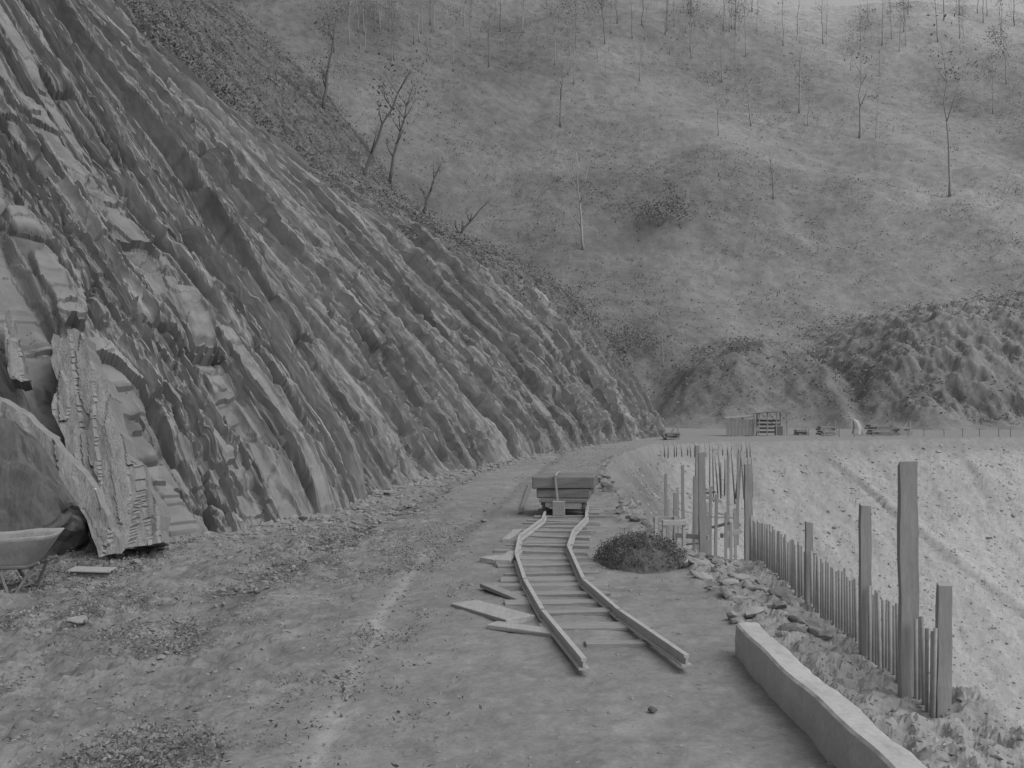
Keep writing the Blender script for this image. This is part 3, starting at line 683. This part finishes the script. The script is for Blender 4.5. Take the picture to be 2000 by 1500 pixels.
# ------------------------------------------------------------------ barrow, crate
tb = empty('hand_barrow', (-4.12, 8.35, 0), .05, 'barrow with a pale shallow tapered tray on dark splayed legs at the left edge', 'barrow')
tb.scale = (.92, .92, .95)
rim = [(-.95, -.3), (.42, -.26), (.42, .2), (-.95, .3)]; flo = [(-.7, -.2), (.22, -.16), (.22, .16), (-.7, .2)]
zr = [.47, .53, .55, .49]
NS = 14; V = []
for j in range(9):
    f = j/8
    for q in range(4):
        a, b = rim[q], rim[(q+1) % 4]; c, e = flo[q], flo[(q+1) % 4]; za, zb = zr[q], zr[(q+1) % 4]
        for i in range(NS):
            t = i/NS; xr, yr = a[0]*(1-t)+b[0]*t, a[1]*(1-t)+b[1]*t; xf, yf = c[0]*(1-t)+e[0]*t, c[1]*(1-t)+e[1]*t
            z = (za*(1-t)+zb*t)*(1-f)+.25*f; z += .012*mnoise.noise(Vector((xr*3, yr*3, f*2)))*(1.5-f)
            V.append((xr*(1-f)+xf*f, yr*(1-f)+yf*f, z-.02*math.sin(math.pi*t)*(1-f)))
tot = 4*NS; Fq = []
for j in range(8):
    for i in range(tot): Fq.append((j*tot+i, j*tot+(i+1) % tot, (j+1)*tot+(i+1) % tot, (j+1)*tot+i))
cs = np_mesh('tray', V, Fq, M_canvas, smooth=True, parent=tb)
bm = bmesh.new(); bm.from_mesh(cs.data); bm.verts.ensure_lookup_table(); bm.faces.new([bm.verts[8*tot+i] for i in range(tot)]); bm.to_mesh(cs.data); bm.free()
sm = cs.modifiers.new('thick', 'SOLIDIFY'); sm.thickness = .01
for s in (-1, 1):
    MB().tube([(.30, s*.15, .27), (.14, s*.24, -.02)], .014, 7).build('leg', M_wooddk, tb); MB().tube([(-.02, s*.15, .27), (.14, s*.25, -.02)], .014, 7).build('leg', M_wooddk, tb)
    MB().tube([(-1.15, s*.1, .2), (-.5, s*.16, .24), (.25, s*.18, .25), (.36, s*.2, .29)], .017, 7).build('frame_rail', M_wooddk, tb)
MB().tube([(.14, -.24, .06), (.14, .24, .06)], .012, 7).build('leg_brace', M_wooddk, tb)
w_ = MB(); w_.tube([(-1.15, -.025, .18), (-1.15, .025, .18)], .18, 24); w_.tube([(-1.15, -.12, .18), (-1.15, .12, .18)], .015, 8); w_.build('wheel', M_steel, tb)
cr = empty('wooden_crate', G(172, 1140), .1, 'small flat wooden box on the dirt right of the barrow', 'box')
MB().box((0, .1, .055), (.30, .2, .09)).build('box_body', M_wooddk, cr, .005); MB().box((.005, .09, .108), (.35, .24, .015), Matrix.Rotation(.04, 3, 'Y')).build('lid', M_wood, cr, .003)

# ------------------------------------------------------------------ far road: shed and clutter
sh = empty('work_shed', (14, 58, 0), -.05, 'small open fronted timber shed on the far road with a boarded left half', 'shed')
wl = MB()
for i in range(8): wl.box((-1.75+i*.2, random.uniform(-.02, .02), .5+random.uniform(-.05, .05)), (.17, .03, .95+random.uniform(-.1, .1)), Matrix.Rotation(random.uniform(-.04, .04), 3, 'Y'))
wl.build('board_wall', M_sleeper, sh)
MB().box((-1.05, .6, 1.08), (1.6, 1.3, .04), Matrix.Rotation(.06, 3, 'X') @ Matrix.Rotation(-.08, 3, 'Y')).build('low_roof', M_sleeper, sh)
for x, y in ((.0, 0), (.45, 0), (.95, 0), (1.55, 0), (.1, 1.4), (1.5, 1.4)): MB().bar((x, y, -.1), (x+random.uniform(-.05, .08), y, 1.3), .06, .06).build('corner_post', M_woodv, sh)
MB().box((.8, .7, 1.34), (1.85, 1.7, .04), Matrix.Rotation(-.06, 3, 'Y'), .03).build('roof', M_sleeper, sh)
bw_ = MB()
for i in range(4): bw_.box((.85+random.uniform(-.1, .1), 1.35, .2+i*.22), (1.3, .04, .12))
bw_.build('back_wall', M_wooddk, sh)
MB().box((1.15, .3, .3), (.4, .3, .5)).build('inner_bench', M_wooddk, sh)
MB().bar((-.1, -.1, 0), (-.35, -.2, 1.35), .06, .06).build('prop', M_woodv, sh)
wb = empty('canvas_bundle', P(1676, 848, 60), 0, 'small white canvas bundle standing on the far road right of the shed', 'bundle')
m = MB(); m.tube([(-.1, 0, 0), (-.05, 0, .35), (-.15, 0, .7), (-.3, 0, .86)], [.3, .26, .18, .05], 8); m.build('cloth', M_conc, wb)
m = MB(); m.tube([(.25, -.1, 0), (.1, 0, .6)], .04, 6); m.build('prop', M_wood, wb)
for i, (px, w, h, lab) in enumerate(((1615, 1.2, .5, 'low stack of dark boards on the far road between the shed and the white bundle'), (1722, 1.8, .6, 'dark timber stack on the far road right of the white bundle'),
                                  (1312, .8, .35, 'small dark board stack at the cliff nose'), (1765, .9, .45, 'rightmost small board stack on the far road'), (1565, .7, .3, 'tiny board stack just right of the shed'))):
    t = MB()
    for q in range(4): t.box((random.uniform(-.1, .1), random.uniform(-.1, .1), h*(q+.5)/4), (w*random.uniform(.8, 1.1), .6, h/5), Matrix.Rotation(random.uniform(-.3, .3), 3, 'Z'))
    t.bar((-w*.4, -.3, 0), (w*.1, -.2, h*1.5), .06, .06); t.bar((w*.3, -.3, 0), (w*.35, -.2, h*1.7), .06, .06); o = t.build('board_stack', M_sleeper if i != 3 else M_wood); o.location = P(px, 849, 60) if px > 1400 else P(px, 858, 51.5)
    tag(o, lab, 'timber stack')
g4 = 'posts along the far road'
for i in range(14):
    px = 1540+i*34+random.uniform(-10, 10); o = MB().tube([(0, 0, -.1), (random.uniform(-.04, .04), 0, .45)], .03, 5).build('road_post', M_woodv); o.location = P(px, 852, 57); o.location.z = 0
    tag(o, 'tiny post standing along the edge of the far road', 'post', g4)

# ------------------------------------------------------------------ light, world, camera
w = bpy.data.worlds.new('World'); scene.world = w; w.use_nodes = True; nt = w.node_tree
bg = nt.nodes['Background']; sky = nt.nodes.new('ShaderNodeTexSky'); sky.sky_type = 'NISHITA'; sky.sun_disc = False
EL, AZ = 52, 125
sky.sun_elevation = R(EL); sky.sun_rotation = R(AZ); sky.dust_density = 5; sky.air_density = 1.5
bw = nt.nodes.new('ShaderNodeRGBToBW'); nt.links.new(sky.outputs[0], bw.inputs[0]); nt.links.new(bw.outputs[0], bg.inputs['Color'])
bg.inputs['Strength'].default_value = .15
sun = bpy.data.lights.new('sun', 'SUN'); sun.energy = .95; sun.angle = R(55); so = bpy.data.objects.new('sun', sun); COL.objects.link(so)
dv = Vector((math.sin(R(AZ))*math.cos(R(EL)), math.cos(R(AZ))*math.cos(R(EL)), math.sin(R(EL))))
so.rotation_euler = dv.to_track_quat('Z', 'Y').to_euler()
cam = bpy.data.cameras.new('camera'); co = bpy.data.objects.new('camera', cam); COL.objects.link(co); scene.camera = co
cam.lens = 36; cam.sensor_width = 36; cam.shift_y = .025; cam.clip_end = 2000; cam.clip_start = .05
co.location = (0, 0, 1.5); co.rotation_euler = (R(90), 0, 0)
scene.view_settings.view_transform = 'Standard'; scene.view_settings.look = 'None'
